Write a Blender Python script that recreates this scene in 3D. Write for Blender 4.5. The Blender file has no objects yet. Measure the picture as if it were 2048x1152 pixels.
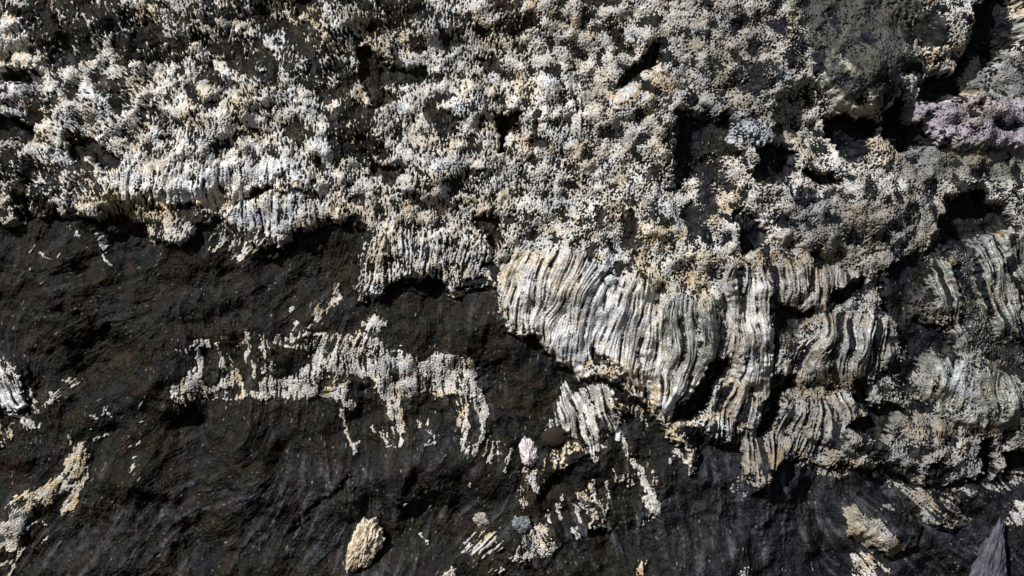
import bpy, math
import numpy as np, os
DEBUG = bool(os.environ.get('DBG'))
from mathutils import Vector, noise as mnoise

# ------------------------------------------------------------------ camera, light, exposure
scn = bpy.context.scene
S = 0.0012                       # metres of wall per unit of the tracing grid (2048 x 1152 over the visible wall)
CAM_D = 3.2
cam_d = bpy.data.cameras.new('camera'); cam = bpy.data.objects.new('camera', cam_d)
scn.collection.objects.link(cam); scn.camera = cam
cam.location = (0, -CAM_D, 0); cam.rotation_euler = (math.radians(90), 0, 0)
cam_d.sensor_width = 36; cam_d.lens = 36 * CAM_D / (2048 * S); cam_d.clip_end = 200; cam_d.clip_start = 0.05

SUN_DIR = Vector((-0.52, -0.64, 0.57)).normalized()      # towards the sun: up, left and in front of the wall
w = bpy.data.worlds.new("World"); scn.world = w; w.use_nodes = True
nt = w.node_tree; nt.nodes.clear()
sky = nt.nodes.new('ShaderNodeTexSky'); sky.sky_type = 'NISHITA'; sky.sun_disc = False
sky.sun_elevation = math.asin(SUN_DIR.z); sky.sun_rotation = math.atan2(SUN_DIR.x, SUN_DIR.y)
bgn = nt.nodes.new('ShaderNodeBackground'); bgn.inputs[1].default_value = 0.05
wo = nt.nodes.new('ShaderNodeOutputWorld')
nt.links.new(sky.outputs[0], bgn.inputs[0]); nt.links.new(bgn.outputs[0], wo.inputs[0])
sd = bpy.data.lights.new('sun', 'SUN'); sd.energy = 5.0; sd.angle = math.radians(0.5); sd.color = (1.0, 0.98, 0.95)
so = bpy.data.objects.new('sun', sd); scn.collection.objects.link(so)
so.rotation_euler = SUN_DIR.to_track_quat('Z', 'Y').to_euler(); so.location = SUN_DIR * 6
scn.view_settings.view_transform = 'Standard'; scn.view_settings.look = 'None'
scn.view_settings.gamma = 1; scn.view_settings.use_curve_mapping = False
scn.view_settings.exposure = 0.40

# ------------------------------------------------------------------ grids and noise
CS = 1.2
X0, X1, Y0, Y1 = -184, 2232, -150, 1302
NX = int((X1 - X0) / CS) // 2 * 2; NY = int((Y1 - Y0) / CS) // 2 * 2
gx = (X0 + np.arange(NX) * CS).astype(np.float32); gy = (Y0 + np.arange(NY) * CS).astype(np.float32)
FX = np.fft.rfftfreq(NX, CS).astype(np.float32)[None, :]; FY = np.fft.fftfreq(NY, CS).astype(np.float32)[:, None]
rng = np.random.default_rng(7)

def band(wl, bw=0.45, sx=1.0, sy=1.0):
    """band-limited noise of wavelength wl, normalised"""
    n = np.fft.rfft2(rng.standard_normal((NY, NX)).astype(np.float32))
    f = np.sqrt((FX * sx) ** 2 + (FY * sy) ** 2) + 1e-9
    n = n * np.exp(-(np.log(f * wl) / bw) ** 2)
    r = np.fft.irfft2(n, s=(NY, NX)).astype(np.float32)
    return r / r.std()

def pl(beta, lo, hi, sx=1.0, sy=1.0):
    """broad noise: amplitude f^-beta between wavelengths lo and hi"""
    n = np.fft.rfft2(rng.standard_normal((NY, NX)).astype(np.float32))
    f = np.sqrt((FX * sx) ** 2 + (FY * sy) ** 2) + 1e-9
    n = n * f ** -beta * np.exp(-(f * lo) ** 4) * (1 - np.exp(-(f * hi) ** 4))
    r = np.fft.irfft2(n, s=(NY, NX)).astype(np.float32)
    return r / r.std()

def blur(a, s):
    g = np.exp(-2 * (math.pi * s) ** 2 * (FX ** 2 + FY ** 2))
    return np.fft.irfft2(np.fft.rfft2(a) * g, s=(NY, NX)).astype(np.float32)

def sstep(a, b, x):
    t = np.clip((x - a) / (b - a), 0, 1); return t * t * (3 - 2 * t)

# painting grid
PC = 2.0
PX = int((X1 - X0) / PC) + 2; PY = int((Y1 - Y0) / PC) + 2
def layer(v=0.0): return np.full((PY, PX), v, np.float32)

def _box(pts, pad):
    xs = [p[0] for p in pts]; ys = [p[1] for p in pts]
    i0 = max(0, int((min(xs) - pad - X0) / PC)); i1 = min(PX, int((max(xs) + pad - X0) / PC) + 2)
    j0 = max(0, int((min(ys) - pad - Y0) / PC)); j1 = min(PY, int((max(ys) + pad - Y0) / PC) + 2)
    return i0, i1, j0, j1

def sdf(pts, pad, closed=True):
    i0, i1, j0, j1 = _box(pts, pad)
    if i1 <= i0 or j1 <= j0: return None
    x = (X0 + np.arange(i0, i1) * PC).astype(np.float32)[None, :]; y = (Y0 + np.arange(j0, j1) * PC).astype(np.float32)[:, None]
    d = np.full((j1 - j0, i1 - i0), 1e9, np.float32); ins = np.zeros(d.shape, bool)
    n = len(pts)
    for k in range(n if closed else n - 1):
        ax, ay = pts[k][:2]; bx, by = pts[(k + 1) % n][:2]
        ex, ey = bx - ax, by - ay; L = ex * ex + ey * ey + 1e-6
        t = np.clip(((x - ax) * ex + (y - ay) * ey) / L, 0, 1)
        d = np.minimum(d, (x - ax - t * ex) ** 2 + (y - ay - t * ey) ** 2)
        if closed and ay != by:
            c = ((ay > y) != (by > y)) & (x < ex * (y - ay) / (by - ay) + ax)
            ins ^= c
    d = np.sqrt(d)
    if closed: d = np.where(ins, d, -d)
    return (i0, i1, j0, j1), d

def poly(lay, pts, val, f=5.0, mode='mix', a=1.0):
    r = sdf(pts, f + 2)
    if r is None: return
    (i0, i1, j0, j1), d = r
    al = sstep(-f, f, d) * a; s = lay[j0:j1, i0:i1]
    if mode == 'mix': s[:] = s * (1 - al) + val * al
    elif mode == 'add': s[:] = s + val * al
    elif mode == 'set': s[d > 0] = val

def stroke(lay, pts, wd, val, f=2.5, mode='mix'):
    r = sdf(pts, wd + f + 2, False)
    if r is None: return
    (i0, i1, j0, j1), d = r
    al = 1 - sstep(wd - f, wd + f, d); s = lay[j0:j1, i0:i1]
    if mode == 'mix': s[:] = s * (1 - al) + val * al
    elif mode == 'add': s[:] = s + val * al
    elif mode == 'set': s[d < wd] = val

def ell(lay, cx, cy, rx, ry, val, rot=0, soft=1.0, mode='mix'):
    """soft ellipse; rot in degrees; dome profile when mode is dome"""
    m = max(rx, ry) * 2
    i0, i1, j0, j1 = _box([(cx, cy)], m)
    if i1 <= i0 or j1 <= j0: return
    x = (X0 + np.arange(i0, i1) * PC)[None, :] - cx; y = (Y0 + np.arange(j0, j1) * PC)[:, None] - cy
    c, s_ = math.cos(math.radians(rot)), math.sin(math.radians(rot))
    r = np.sqrt(((x * c + y * s_) / rx) ** 2 + ((-x * s_ + y * c) / ry) ** 2)
    s = lay[j0:j1, i0:i1]
    if mode == 'dome':
        s += (val * np.sqrt(np.clip(1 - r * r, 0, 1))).astype(np.float32); return
    al = (1 - sstep(1 - 0.5 * soft, 1 + 0.5 * soft, r)).astype(np.float32)
    if mode == 'mix': s[:] = s * (1 - al) + val * al
    else: s[:] = s + val * al

def P(s):
    v = [float(t) for t in s.replace(',', ' ').split()]
    return list(zip(v[0::2], v[1::2]))

# ------------------------------------------------------------------ tracing of the wall
C = layer(0.0)        # how much of the wall the mineral crust covers
RB = layer(0.0)       # 1 = draped, ribbed flowstone; 0 = knobbly crust
H = layer(0.0)        # large relief, towards the viewer
V = layer(0.50)       # paleness of the crust, with light falloff and highlights painted in
RU = layer(0.0)       # ochre staining
BL = layer(0.0)       # cold white
PU = layer(0.0)       # violet
OL = layer(0.0)       # olive grey
WD = layer(0.0)       # wall: bare grey rock showing
FN = layer(0.0)       # fineness of the crust grain
REG = layer(0.0)
BG = -400

UPPER = P(f"{BG} 440 0 440 20 452 40 440 55 400 78 445 110 428 150 432 200 440 235 428 275 445 300 470 335 490 385 482 400 452 432 440 462 462 490 485 530 500 560 496 600 470 640 458 668 448 690 435 712 448 735 470 735 510 722 545 712 575 716 600 740 606 762 590 782 575 830 560 880 572 910 586 940 578 970 575 992 580 1000 615 1015 655 1040 672 1062 668 1088 690 1108 712 1140 742 1158 756 1200 750 1235 765 1262 790 1290 810 1312 838 1330 868 1372 892 1380 940 1386 946 1392 902 1375 868 1400 862 1425 880 1450 884 1474 884 1482 930 1500 985 1520 962 1545 935 1560 918 1590 912 1640 935 1662 930 1700 938 1740 934 1770 930 1800 945 1830 965 1850 972 1890 970 1920 960 1975 962 1995 965 2010 950 2048 955 {2500} 960 {2500} -400 {BG} -400")
poly(C, UPPER, 0.82, 5)

def dk(s, v=0.03, f=6): poly(C, P(s), v, f)
# bare or nearly bare rock within the upper crust, left
dk("70 -20 232 -20 252 40 240 75 205 85 192 120 115 142 78 150 72 100 60 40", .16, 12)
dk("232 60 285 42 335 55 385 66 392 108 335 122 262 142 238 112", .22, 9)
dk("0 142 40 143 92 160 88 176 40 172 0 160", 0)
dk("445 -20 560 -20 600 30 560 80 470 70", .42, 14)
dk("445 85 560 95 580 160 540 178 460 160", .16)
dk("625 130 690 120 705 170 700 215 650 208 622 175", .12)
dk("400 128 440 132 482 160 500 170 470 182 420 165", .15)
dk("200 158 262 160 270 190 232 202 205 190", .15)
dk("75 185 130 195 135 220 90 222", .25)
dk("-200 236 40 240 78 262 76 286 30 282 -200 275", .06)
dk("135 278 200 282 235 310 250 325 225 340 185 322 150 310", .05)
dk("228 312 255 318 262 345 246 350 232 335", .05)
dk("285 215 330 222 345 245 320 258 290 245", .25); dk("370 260 410 262 425 285 395 290", .28)
dk("570 248 610 245 612 285 590 290 572 268", .05)
dk("655 245 700 200 748 205 752 295 725 320 690 320 668 300", .14)
dk("700 268 772 275 782 312 745 318 702 300", .1)
dk("745 330 800 335 818 348 795 360 752 355", .0)
dk("-200 300 0 300 60 318 70 360 30 385 -200 400", .35, 9); dk("20 340 105 330 140 355 125 400 60 420 30 395", .22, 9)
dk("150 330 200 332 205 370 170 395 142 372", .28)
dk("80 395 120 400 120 440 70 438", .05); dk("20 440 75 380 60 440", .3)
stroke(C, P("28 385 26 420 30 445"), 9, .75, 4); stroke(C, P("15 450 50 448"), 4, .7, 3)
stroke(C, P("112 380 122 420 130 432"), 8, .75, 4); stroke(C, P("145 380 156 412"), 5, .8, 3)
poly(C, P("235 -50 700 -50 720 120 700 190 560 170 520 190 400 130 360 125 240 150"), .40, 16)
poly(C, P("70 -20 232 -20 252 40 240 75 205 85 192 120 115 142 78 150 72 100 60 40"), .10, 10)
dk("285 45 345 60 385 70 390 105 330 120 262 138 240 108 232 70", .12, 8); dk("445 85 560 100 585 150 560 178 470 162", .10, 8)
dk("560 20 620 10 640 70 690 130 700 210 655 205 615 150 560 100", .18, 10); dk("470 -20 560 -20 545 40 480 50", .3, 10)
for a_, wd_ in [("640 -10 670 35 700 70 715 120 728 180 745 212", 10), ("690 -10 705 60", 8), ("540 88 560 120 575 160 600 195 640 240", 8), ("395 100 440 132 470 152 520 185 570 205 620 240 660 252", 9), ("255 -10 262 25 290 15 330 25 345 45 350 70", 9), ("300 -10 370 10 400 40 420 60", 14), ("205 85 212 105 235 125 245 145 215 150", 8), ("100 140 160 150 230 140 300 135 380 128", 7), ("610 40 640 60 655 100 690 125", 5), ("450 50 500 60 540 85", 8), ("560 0 580 40 600 60", 5), ("180 40 195 60", 5)]:
    stroke(C, P(a_), wd_, .86, 5)
stroke(C, P("-60 30 30 60 60 110 90 150"), 26, .93, 12)
# upper middle
dk("742 15 772 -20 855 -20 862 40 832 72 795 66 765 78 745 50", .12)
dk("713 88 738 90 782 130 845 143 848 166 802 168 765 172 790 205 752 222 728 180 712 130", .08)
dk("995 30 1030 12 1062 40 1060 78 1010 80 990 60", .15); dk("900 40 935 42 932 72 905 75", .2)
dk("1140 -10 1230 -10 1232 18 1195 22", .08); dk("1090 30 1135 42 1130 52 1095 45", .2)
dk("960 108 985 112 1012 140 998 155 965 140", .04)
dk("1232 168 1262 138 1290 112 1308 86 1326 90 1312 124 1282 150 1252 172 1236 180", .0, 3)
dk("990 232 1035 228 1036 262 1012 272 1010 305 996 308 994 270", .0, 3)
dk("1120 172 1140 178 1140 208 1122 200", .0); dk("1136 192 1166 196 1164 236 1140 240", .03)
dk("1050 262 1085 268 1112 285 1100 300 1066 292", .05)
dk("868 210 905 232 920 262 900 285 870 268 850 230", .08)
dk("880 60 905 70 902 85 880 82", .2); dk("1180 30 1245 60 1260 85 1225 82 1195 60", .25)
dk("940 335 970 345 965 370 940 365", .1); dk("1270 345 1340 330 1340 360 1290 372", .25)
dk("1110 330 1160 336 1150 352 1112 348", .25); dk("770 350 800 358 790 380 765 372", .05)
dk("905 370 960 378 950 392 905 388", .05); dk("950 430 998 438 1000 478 985 520 978 470 948 455", .0)
dk("1005 438 1035 432 1032 452 1012 462", .03); dk("1050 428 1072 430 1068 448 1052 442", .03)
dk("1188 412 1212 420 1204 462 1194 468", .03); dk("1236 425 1272 418 1272 455 1268 500 1248 500 1245 460 1234 445", .02)
dk("1252 398 1278 400 1274 416 1254 412", .03); dk("1370 400 1420 420 1400 475 1372 470 1362 440", .05)
# right, upper
dk("1350 225 1400 235 1455 240 1462 280 1420 300 1390 350 1350 375 1346 300", .07, 9)
dk("1470 130 1530 125 1530 175 1480 200 1462 170", .1, 9)
dk("1408 296 1440 300 1450 370 1420 420 1395 400 1398 340", .12, 9)
dk("1500 298 1560 290 1590 300 1586 345 1560 372 1510 372 1498 345 1520 325", .04)
dk("1600 340 1640 342 1690 358 1660 372 1622 362", .0)
dk("1632 395 1680 380 1692 410 1680 438 1640 440 1630 420", .06)
dk("1470 425 1512 430 1532 470 1515 500 1488 508 1470 470", .04)
dk("1330 255 1350 260 1356 285 1332 290", .1); dk("1555 60 1600 70 1600 140 1560 130", .2)
dk("1835 30 1880 28 1890 70 1875 105 1835 95 1822 60", .08)
dk("1945 20 1985 -20 2035 -20 2045 60 2025 92 2000 112 1975 140 1950 178 1905 205 1870 208 1835 198 1832 168 1862 152 1905 146 1930 112 1945 70", .0, 4)
dk("1780 192 1815 198 1826 225 1830 242 1870 268 1872 290 1828 304 1806 300 1796 272 1770 268", .0, 3)
dk("1650 238 1690 226 1735 232 1770 248 1750 270 1728 285 1716 320 1688 318 1676 290 1655 270", .0, 3)
dk("1905 365 1960 360 1990 380 1980 402 1925 405", .05)
dk("1900 395 1960 388 2020 412 2032 440 1995 475 1965 470 1955 490 1900 490 1880 440", .04)
dk("2000 330 2250 325 2250 360 2010 350", .3)
dk("1760 548 1800 520 1860 492 1900 475 1960 470 1955 520 1918 500 1890 520 1900 560 1850 570 1810 600 1830 640 1905 650 1915 700 1900 715 1830 730 1800 690 1790 640 1760 610", .04, 5)
dk("1648 608 1668 582 1700 566 1735 558 1728 580 1702 590 1694 610", .0, 3)
dk("1552 612 1600 622 1628 616 1612 640 1585 668 1555 655", .05, 3)
dk("1745 636 1772 650 1775 680 1755 672", .1)
# lower part of the ribbed mass
dk("1422 712 1452 712 1450 735 1432 760 1422 785 1420 800 1408 815 1380 838 1345 838 1355 810 1385 780 1408 750", .0, 3)
dk("1545 752 1590 756 1592 768 1560 790 1556 815 1545 850 1520 870 1515 862 1520 830 1512 810 1540 782", .0, 3)
dk("1362 848 1390 852 1420 868 1460 872 1480 860 1492 880 1475 898 1400 900 1370 885", .0, 3)
dk("1500 690 1525 700 1532 740 1520 745 1505 715", .15)
dk("1700 760 1732 752 1738 800 1742 810 1790 812 1812 818 1775 846 1760 880 1720 870 1690 850 1712 838 1740 835 1712 800", .03, 4)
dk("1800 650 1830 655 1828 760 1842 790 1825 800 1790 795 1768 780 1790 740 1760 760 1752 748 1800 700", .12)
dk("1560 880 1600 872 1640 868 1660 852 1662 872 1690 880 1660 900 1610 905 1580 900", .02, 4)
dk("1738 888 1768 885 1778 905 1770 922 1742 920 1728 912", .02)
dk("1808 890 1842 888 1850 905 1835 925 1812 912", .04)
dk("1840 935 1880 920 1902 935 1895 955 1880 975 1862 990 1850 965", .02)
dk("1968 885 1995 880 1998 925 1992 965 1976 962 1978 930 1968 920", .0, 3)
dk("2020 910 2250 905 2250 950 2030 948", .0, 3)
dk("1600 822 1626 832 1622 842 1605 836", .05)
dk("1275 700 1285 702 1286 732 1278 734 1273 718", .0, 2)
dk("1200 548 1216 546 1238 556 1232 572 1210 574 1200 562", .0, 2)
stroke(C, P("1120 690 1150 694 1172 697 1182 705"), 2.0, 0, 1.5); stroke(C, P("1185 702 1215 728 1245 755 1280 780 1310 812 1330 842"), 5, .0, 3)
stroke(C, P("1480 520 1500 545 1520 578 1548 606"), 2.2, .0, 1.5)
stroke(C, P("1278 480 1270 505 1255 540"), 5, .05, 3); stroke(C, P("1180 492 1172 520 1162 545"), 7, .0, 3)

# ribbed drapery
def rib(s, c=.985, v=1.0, f=10): poly(RB, P(s), v, f); poly(C, P(s), c, f, a=.95 if c > .9 else .85)
rib("1000 520 1060 500 1150 505 1250 560 1290 570 1310 600 1420 600 1440 640 1432 700 1415 745 1370 800 1330 845 1300 812 1240 750 1190 700 1155 752 1100 705 1060 662 1010 640", .985, 1.0)
rib("1450 530 1490 535 1550 590 1560 680 1545 790 1520 740 1480 690 1455 720 1435 700 1450 620 1445 560", .95)
rib("1505 535 1600 530 1740 545 1730 565 1660 575 1640 612 1560 608 1520 575", .94, .85)
rib("1635 622 1700 620 1760 640 1780 680 1780 740 1720 755 1640 760 1560 770 1570 720 1640 650", .9)
rib("1455 720 1500 720 1545 760 1545 810 1510 850 1450 840 1420 820 1440 780", .97)
rib("1395 835 1440 825 1490 845 1530 860 1490 900 1440 880 1400 870", .72, .7)
rib("1570 800 1650 790 1700 780 1720 830 1680 860 1650 900 1580 905 1540 880", .82, .7)
rib("1475 880 1545 875 1560 915 1520 960 1490 960", .8, .9)
rib("1836 715 1880 708 1960 740 2048 760 2250 760 2250 850 1990 855 1930 830 1850 800", .96, .5)
rib("1860 515 1900 520 1925 590 1940 700 1915 700 1890 640 1865 590", .93, .8)
rib("1955 480 2000 470 2250 500 2250 700 2048 690 1985 660 1950 560", .9, .9)
dk("2030 640 2250 640 2250 745 2048 740 1960 705 1975 680 2020 690", .3, 9)
rib("240 345 330 330 560 320 600 340 560 378 500 400 420 418 330 410 250 405", .93, .45)
rib("470 400 560 388 640 395 690 430 680 450 600 465 520 475 470 450", .88, .5)
rib("722 470 800 450 900 470 985 500 985 560 880 560 800 555 722 596", .66, .45)
rib("1150 330 1240 180 1060 170 1050 230", .85, .25)
dk("330 412 410 408 420 440 385 452 350 432", .15); dk("285 408 330 412 350 426 318 440 285 425", .35)
dk("500 392 520 378 552 376 530 398 502 402", .0, 3); dk("560 386 640 384 636 395 590 395", .1, 3)
stroke(C, P("345 420 350 450"), 6, .95, 2); stroke(C, P("362 430 366 448"), 3, .9, 2)
dk("430 452 470 455 560 476 560 500 500 520 420 500", .3, 9)
dk("560 500 640 470 700 450 725 470 720 545 700 610 640 560", .0, 9); dk("700 428 722 430 745 470 730 480 705 460", .05)
dk("920 560 965 545 985 570 985 605 920 605", .05); dk("780 570 830 545 905 575 900 620 790 620", .0, 4)
stroke(C, P("895 545 905 582 925 588"), 5, .97, 3); stroke(C, P("930 582 962 572 970 565"), 4, .7, 3)
stroke(C, P("994 585 998 615 1012 640 1026 660"), 3.0, .97, 2)

# crust patches lying on the dark rock
def ck(s, v=.8, f=4): poly(C, P(s), v, f)
def st(s, wd=4, v=.97, f=2.0): stroke(C, P(s), wd, v, f)
# small fragments, left
ck("195 472 210 470 214 488 212 502 198 505 197 488", .85); st("204 508 210 520 222 530", 2.5)
ck("278 458 300 445 330 450 325 475 312 488 298 472", .7)
st("70 492 66 504", 3, .7); st("84 508 95 513 104 518", 2.2); st("68 522 64 534", 3, .7); st("126 513 129 517", 2)
st("140 448 142 456", 3, .75); st("155 462 156 472", 4, .7); st("215 455 230 460", 5, .5)
ck("462 498 500 495 545 488 570 495 565 520 530 518 500 512 465 515", .5)
# ochre brush
ck("632 640 640 600 665 575 680 570 682 600 670 620 652 636 636 646", .68); ck("578 628 590 622 590 605 580 612", .6)
# mid patch
MID = P("338 795 345 772 368 765 372 742 390 735 398 700 402 680 414 680 410 720 405 765 440 770 458 738 468 735 480 770 500 780 515 760 530 755 545 765 600 745 640 700 640 670 700 672 715 660 730 640 752 630 780 640 760 655 755 668 770 680 778 700 800 698 822 708 850 718 870 704 900 706 940 720 952 740 958 768 972 795 975 830 968 870 962 850 955 820 944 795 932 800 925 795 905 790 880 792 850 785 828 790 815 792 800 800 808 830 810 860 806 885 796 888 798 850 785 835 775 845 770 820 762 790 748 770 735 760 705 745 690 740 700 770 705 800 695 815 672 800 640 790 600 800 560 792 520 800 470 795 430 800 395 795 370 806 350 810")
poly(C, MID, .84, 4)
st("400 685 404 720 396 755 380 780", 5.5); st("388 685 402 680", 3, .7); st("416 682 424 702 430 710", 3)
ck("432 690 442 676 452 676 450 690 436 694", .7); st("441 705 440 728 446 740", 5, .8); st("455 708 460 730 466 738", 2)
ck("495 655 502 670 500 690 498 712 492 724 484 718 492 700 484 686", .95); st("472 690 484 684", 3, .6)
ck("524 666 534 664 540 690 545 698 525 698 520 690 526 684", .9); st("552 690 558 678 562 670 566 684", 4, .8)
st("562 694 600 686 608 690", 3, .8); st("585 670 594 650", 3.5, .8); st("612 660 620 648", 3, .7); st("575 675 620 670 650 668", 5, .75)
ck("528 738 545 720 550 738 540 748", .85); st("510 722 514 740 505 750", 3.5, .8); st("525 745 540 760", 3, .8); st("536 696 530 715", 4, .6)
st("360 700 368 706 385 698", 2, .6); st("372 714 388 690", 2, .5)
ck("640 672 700 672 735 675 770 690 770 720 740 735 700 735 650 720 610 715 620 690", .60)
dk("550 702 612 694 612 730 570 744 552 730", .0, 3); dk("402 698 428 694 434 738 415 742 404 736", .0, 3); dk("462 698 486 695 484 716 468 728 460 712", .0, 3)
dk("720 660 750 664 755 680 735 672", .05); dk("400 742 445 745 440 758 405 756", .1); dk("355 790 420 782 520 770 520 782 430 796", .1, 3)
dk("780 735 800 738 800 765 785 765", .03, 3); dk("775 700 802 704 798 710 780 712", .05, 3); dk("600 752 690 745 695 770 620 775", .25)
dk("835 755 870 765 875 785 838 788", .15)
# drips of mid patch
st("684 825 692 850 700 880 706 905", 4); st("680 790 695 785 705 805 702 820", 4, .85); st("690 836 682 832", 3); st("708 890 716 880", 1.6)
ck("770 805 790 800 800 815 808 840 800 845 775 835", .85); st("805 838 806 865 800 890 790 892", 3.5, .85); st("792 850 790 870 793 875", 2)
st("746 850 748 862", 4, .8); st("758 865 766 885 772 892 780 885", 3, .8); st("766 858 772 875", 2, .7)
st("838 845 842 858", 3.5, .7); st("856 845 864 870 866 880 850 885", 3, .8); 
ck("912 800 940 800 940 835 944 860 940 890 930 908 924 880 925 860 915 840 908 830", .72); st("905 802 912 815 912 835", 2, .6)
st("958 790 968 815 972 835 964 855 968 870 950 890 944 900", 4, .95); st("974 875 970 895", 2.2, .8); st("940 900 932 912", 4, .5)
ck("970 898 985 888 1002 885 1005 905 990 920 972 925", .5, 7); st("1024 900 1010 925 1005 932 1010 945", 2.5, .85); st("1020 920 1012 935", 2, .8)
# left edge
ck("-200 700 5 705 32 728 40 745 52 750 48 770 46 785 56 808 60 815 55 818 40 808 20 815 -10 812 -200 820", .80); poly(RB, P("-200 760 40 755 60 818 -200 820"), .8, 8)
ck("-200 760 30 762 44 790 60 815 20 815 -200 815", .97); st("64 780 70 795 77 808", 4); st("30 826 44 828 50 842 60 848", 5, .85); st("54 852 60 858 72 856 78 848 76 842", 4, .85); st("72 818 80 824 74 826", 4, .7)
ck("-200 840 8 845 6 870 -200 880", .6); st("35 845 18 865 8 880", 2, .85); st("30 850 22 872 8 890", 2, .9)
st("97 807 106 797 115 786 132 778", 3, .8); st("105 787 108 800", 4, .9); st("140 760 150 770", 4, .8); st("130 762 140 756", 2, .5); st("115 796 122 788", 2, .8)
st("88 784 93 787", 1.8); st("90 820 93 812", 1.8, .7)
for a in ["186 832 191 837", "200 825 206 818", "214 818 222 825 228 832", "276 815 284 806", "178 858 181 860", "192 877 204 873 212 876", "136 872 146 882", "284 845 287 846", "258 895 261 890", "272 889 280 885", "262 943 268 930 270 918 275 912", "188 961 198 948"]: st(a, 2.6, .9)
# lower left vein
ck("148 905 160 885 174 882 176 915 178 940 168 975 160 965 162 950 150 955 135 968 120 980 132 960 140 935 125 930", .80)
ck("30 1000 55 985 95 965 118 940 124 950 112 975 100 1000 95 1012 75 1012 62 1000", .78); ck("115 1010 140 990 165 975 160 985 145 1015 125 1030 120 1020", .84)
ck("-200 1080 15 1045 35 1020 60 1015 55 1040 60 1060 40 1080 30 1100 -200 1100", .90); st("8 1022 30 1002 48 985", 3, .6); st("28 990 36 1020", 3, .6)
st("172 905 170 940 168 965", 5, .9); st("150 925 120 965 85 990 60 1005", 6, .9); st("165 960 140 1000 124 1030", 5, .9); st("60 1005 30 1050", 6, .9); st("150 965 118 990", 3.5, .9); st("62 1012 40 1060 25 1095", 7, .95); st("68 1042 55 1065", 2.5, .7); st("85 1047 88 1049", 3); st("82 1085 95 1073", 2, .7); st("38 1100 32 1122 25 1130 20 1145 12 1152", 4, .75); st("5 1133 20 1132 24 1140", 4, .85)
# small fan
ck("1090 862 1098 845 1110 830 1112 805 1122 790 1126 765 1138 768 1150 790 1165 778 1185 762 1205 762 1222 778 1230 800 1218 818 1200 826 1186 830 1190 845 1210 895 1198 898 1185 905 1165 880 1150 868 1135 860 1120 860", .90, 3)
poly(RB, P("1085 862 1120 760 1210 755 1235 790 1250 900 1180 910 1140 870"), 1, 8)
ck("1185 835 1210 828 1250 828 1252 850 1245 885 1228 885 1215 850", .7, 3); ck("1205 818 1225 800 1250 808 1290 820 1300 850 1285 840 1260 828 1225 828", .55, 4)
ck("1098 920 1110 895 1130 880 1160 878 1155 898 1130 910 1128 935 1115 930 1108 938", .62); ck("1030 945 1060 930 1085 920 1090 935 1060 945", .5); st("1086 915 1090 935", 3, .8)
st("1180 905 1195 920 1200 912", 3, .7); st("1160 888 1180 905", 4, .8)
dk("1098 858 1112 856 1130 860 1135 870 1118 885 1098 880 1085 870", .0, 3)
# right arc of the dark bowl
st("1245 885 1256 905 1262 925 1272 935 1285 950 1290 970 1300 985 1305 1000 1312 1025", 7, .82, 4); st("1225 945 1240 960 1255 950 1265 955", 4, .6); ck("1285 1000 1310 985 1322 1010 1312 1030 1308 1045 1290 1048 1292 1020", .85, 3); st("1310 945 1316 955 1308 965", 4, .5); st("1262 960 1260 975", 3, .8)
stroke(C, P("1292 1024 1312 1032"), 1.5, 0, 1)
# inside the dark bowl
ck("1060 945 1072 945 1090 950 1095 965 1085 975 1088 990 1078 992 1068 985 1058 975 1056 960", .62); ck("1034 980 1045 970 1050 985 1052 1005 1045 1020 1036 1005 1030 990", .65)
st("1188 958 1190 968", 3, .8); st("1178 972 1194 985 1188 998 1196 1018 1206 1030 1208 1048 1205 1058", 3.2); st("1215 960 1216 990 1216 1012 1214 1030 1208 1040", 2.6, .95); st("1203 1005 1202 1025", 3.5, .9)
st("1124 995 1120 1010", 4, .7); st("1140 1005 1155 1022 1162 1042", 4.5, .9); st("1160 1010 1178 1020 1186 1035", 5, .75); ck("1155 985 1168 978 1182 995 1178 1008 1160 1002", .75)
st("1115 1015 1120 1030 1122 1040", 4, .8); st("1100 1022 1102 1045", 3, .8); st("1190 1035 1185 1055 1180 1062", 3, .7); st("1148 1062 1155 1072", 6, .6); st("1198 1058 1214 1062", 4, .9)
ck("1040 1090 1060 1060 1075 1045 1095 1035 1098 1055 1085 1070 1105 1075 1115 1090 1112 1110 1060 1115 1035 1120 1010 1118 1025 1105", .72, 5)
ck("925 1085 955 1062 990 1058 1000 1085 1005 1100 970 1110 930 1105", .6, 6); poly(RB, P("925 1060 1000 1055 1010 1110 930 1115"), .9, 6)
st("995 1132 985 1142 970 1152", 3, .8); st("1008 1135 1002 1150", 4, .7); ck("880 1150 890 1138 905 1136 920 1170 885 1170", .8)
st("840 1076 848 1080 850 1088", 3, .9); st("1340 925 1345 918", 4, .8); st("1352 888 1358 892", 3); st("938 975 942 968", 2, .8); st("808 1010 815 1008", 3, .6)
ck("1268 1150 1285 1130 1290 1120 1294 1140 1285 1160", .5)
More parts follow.
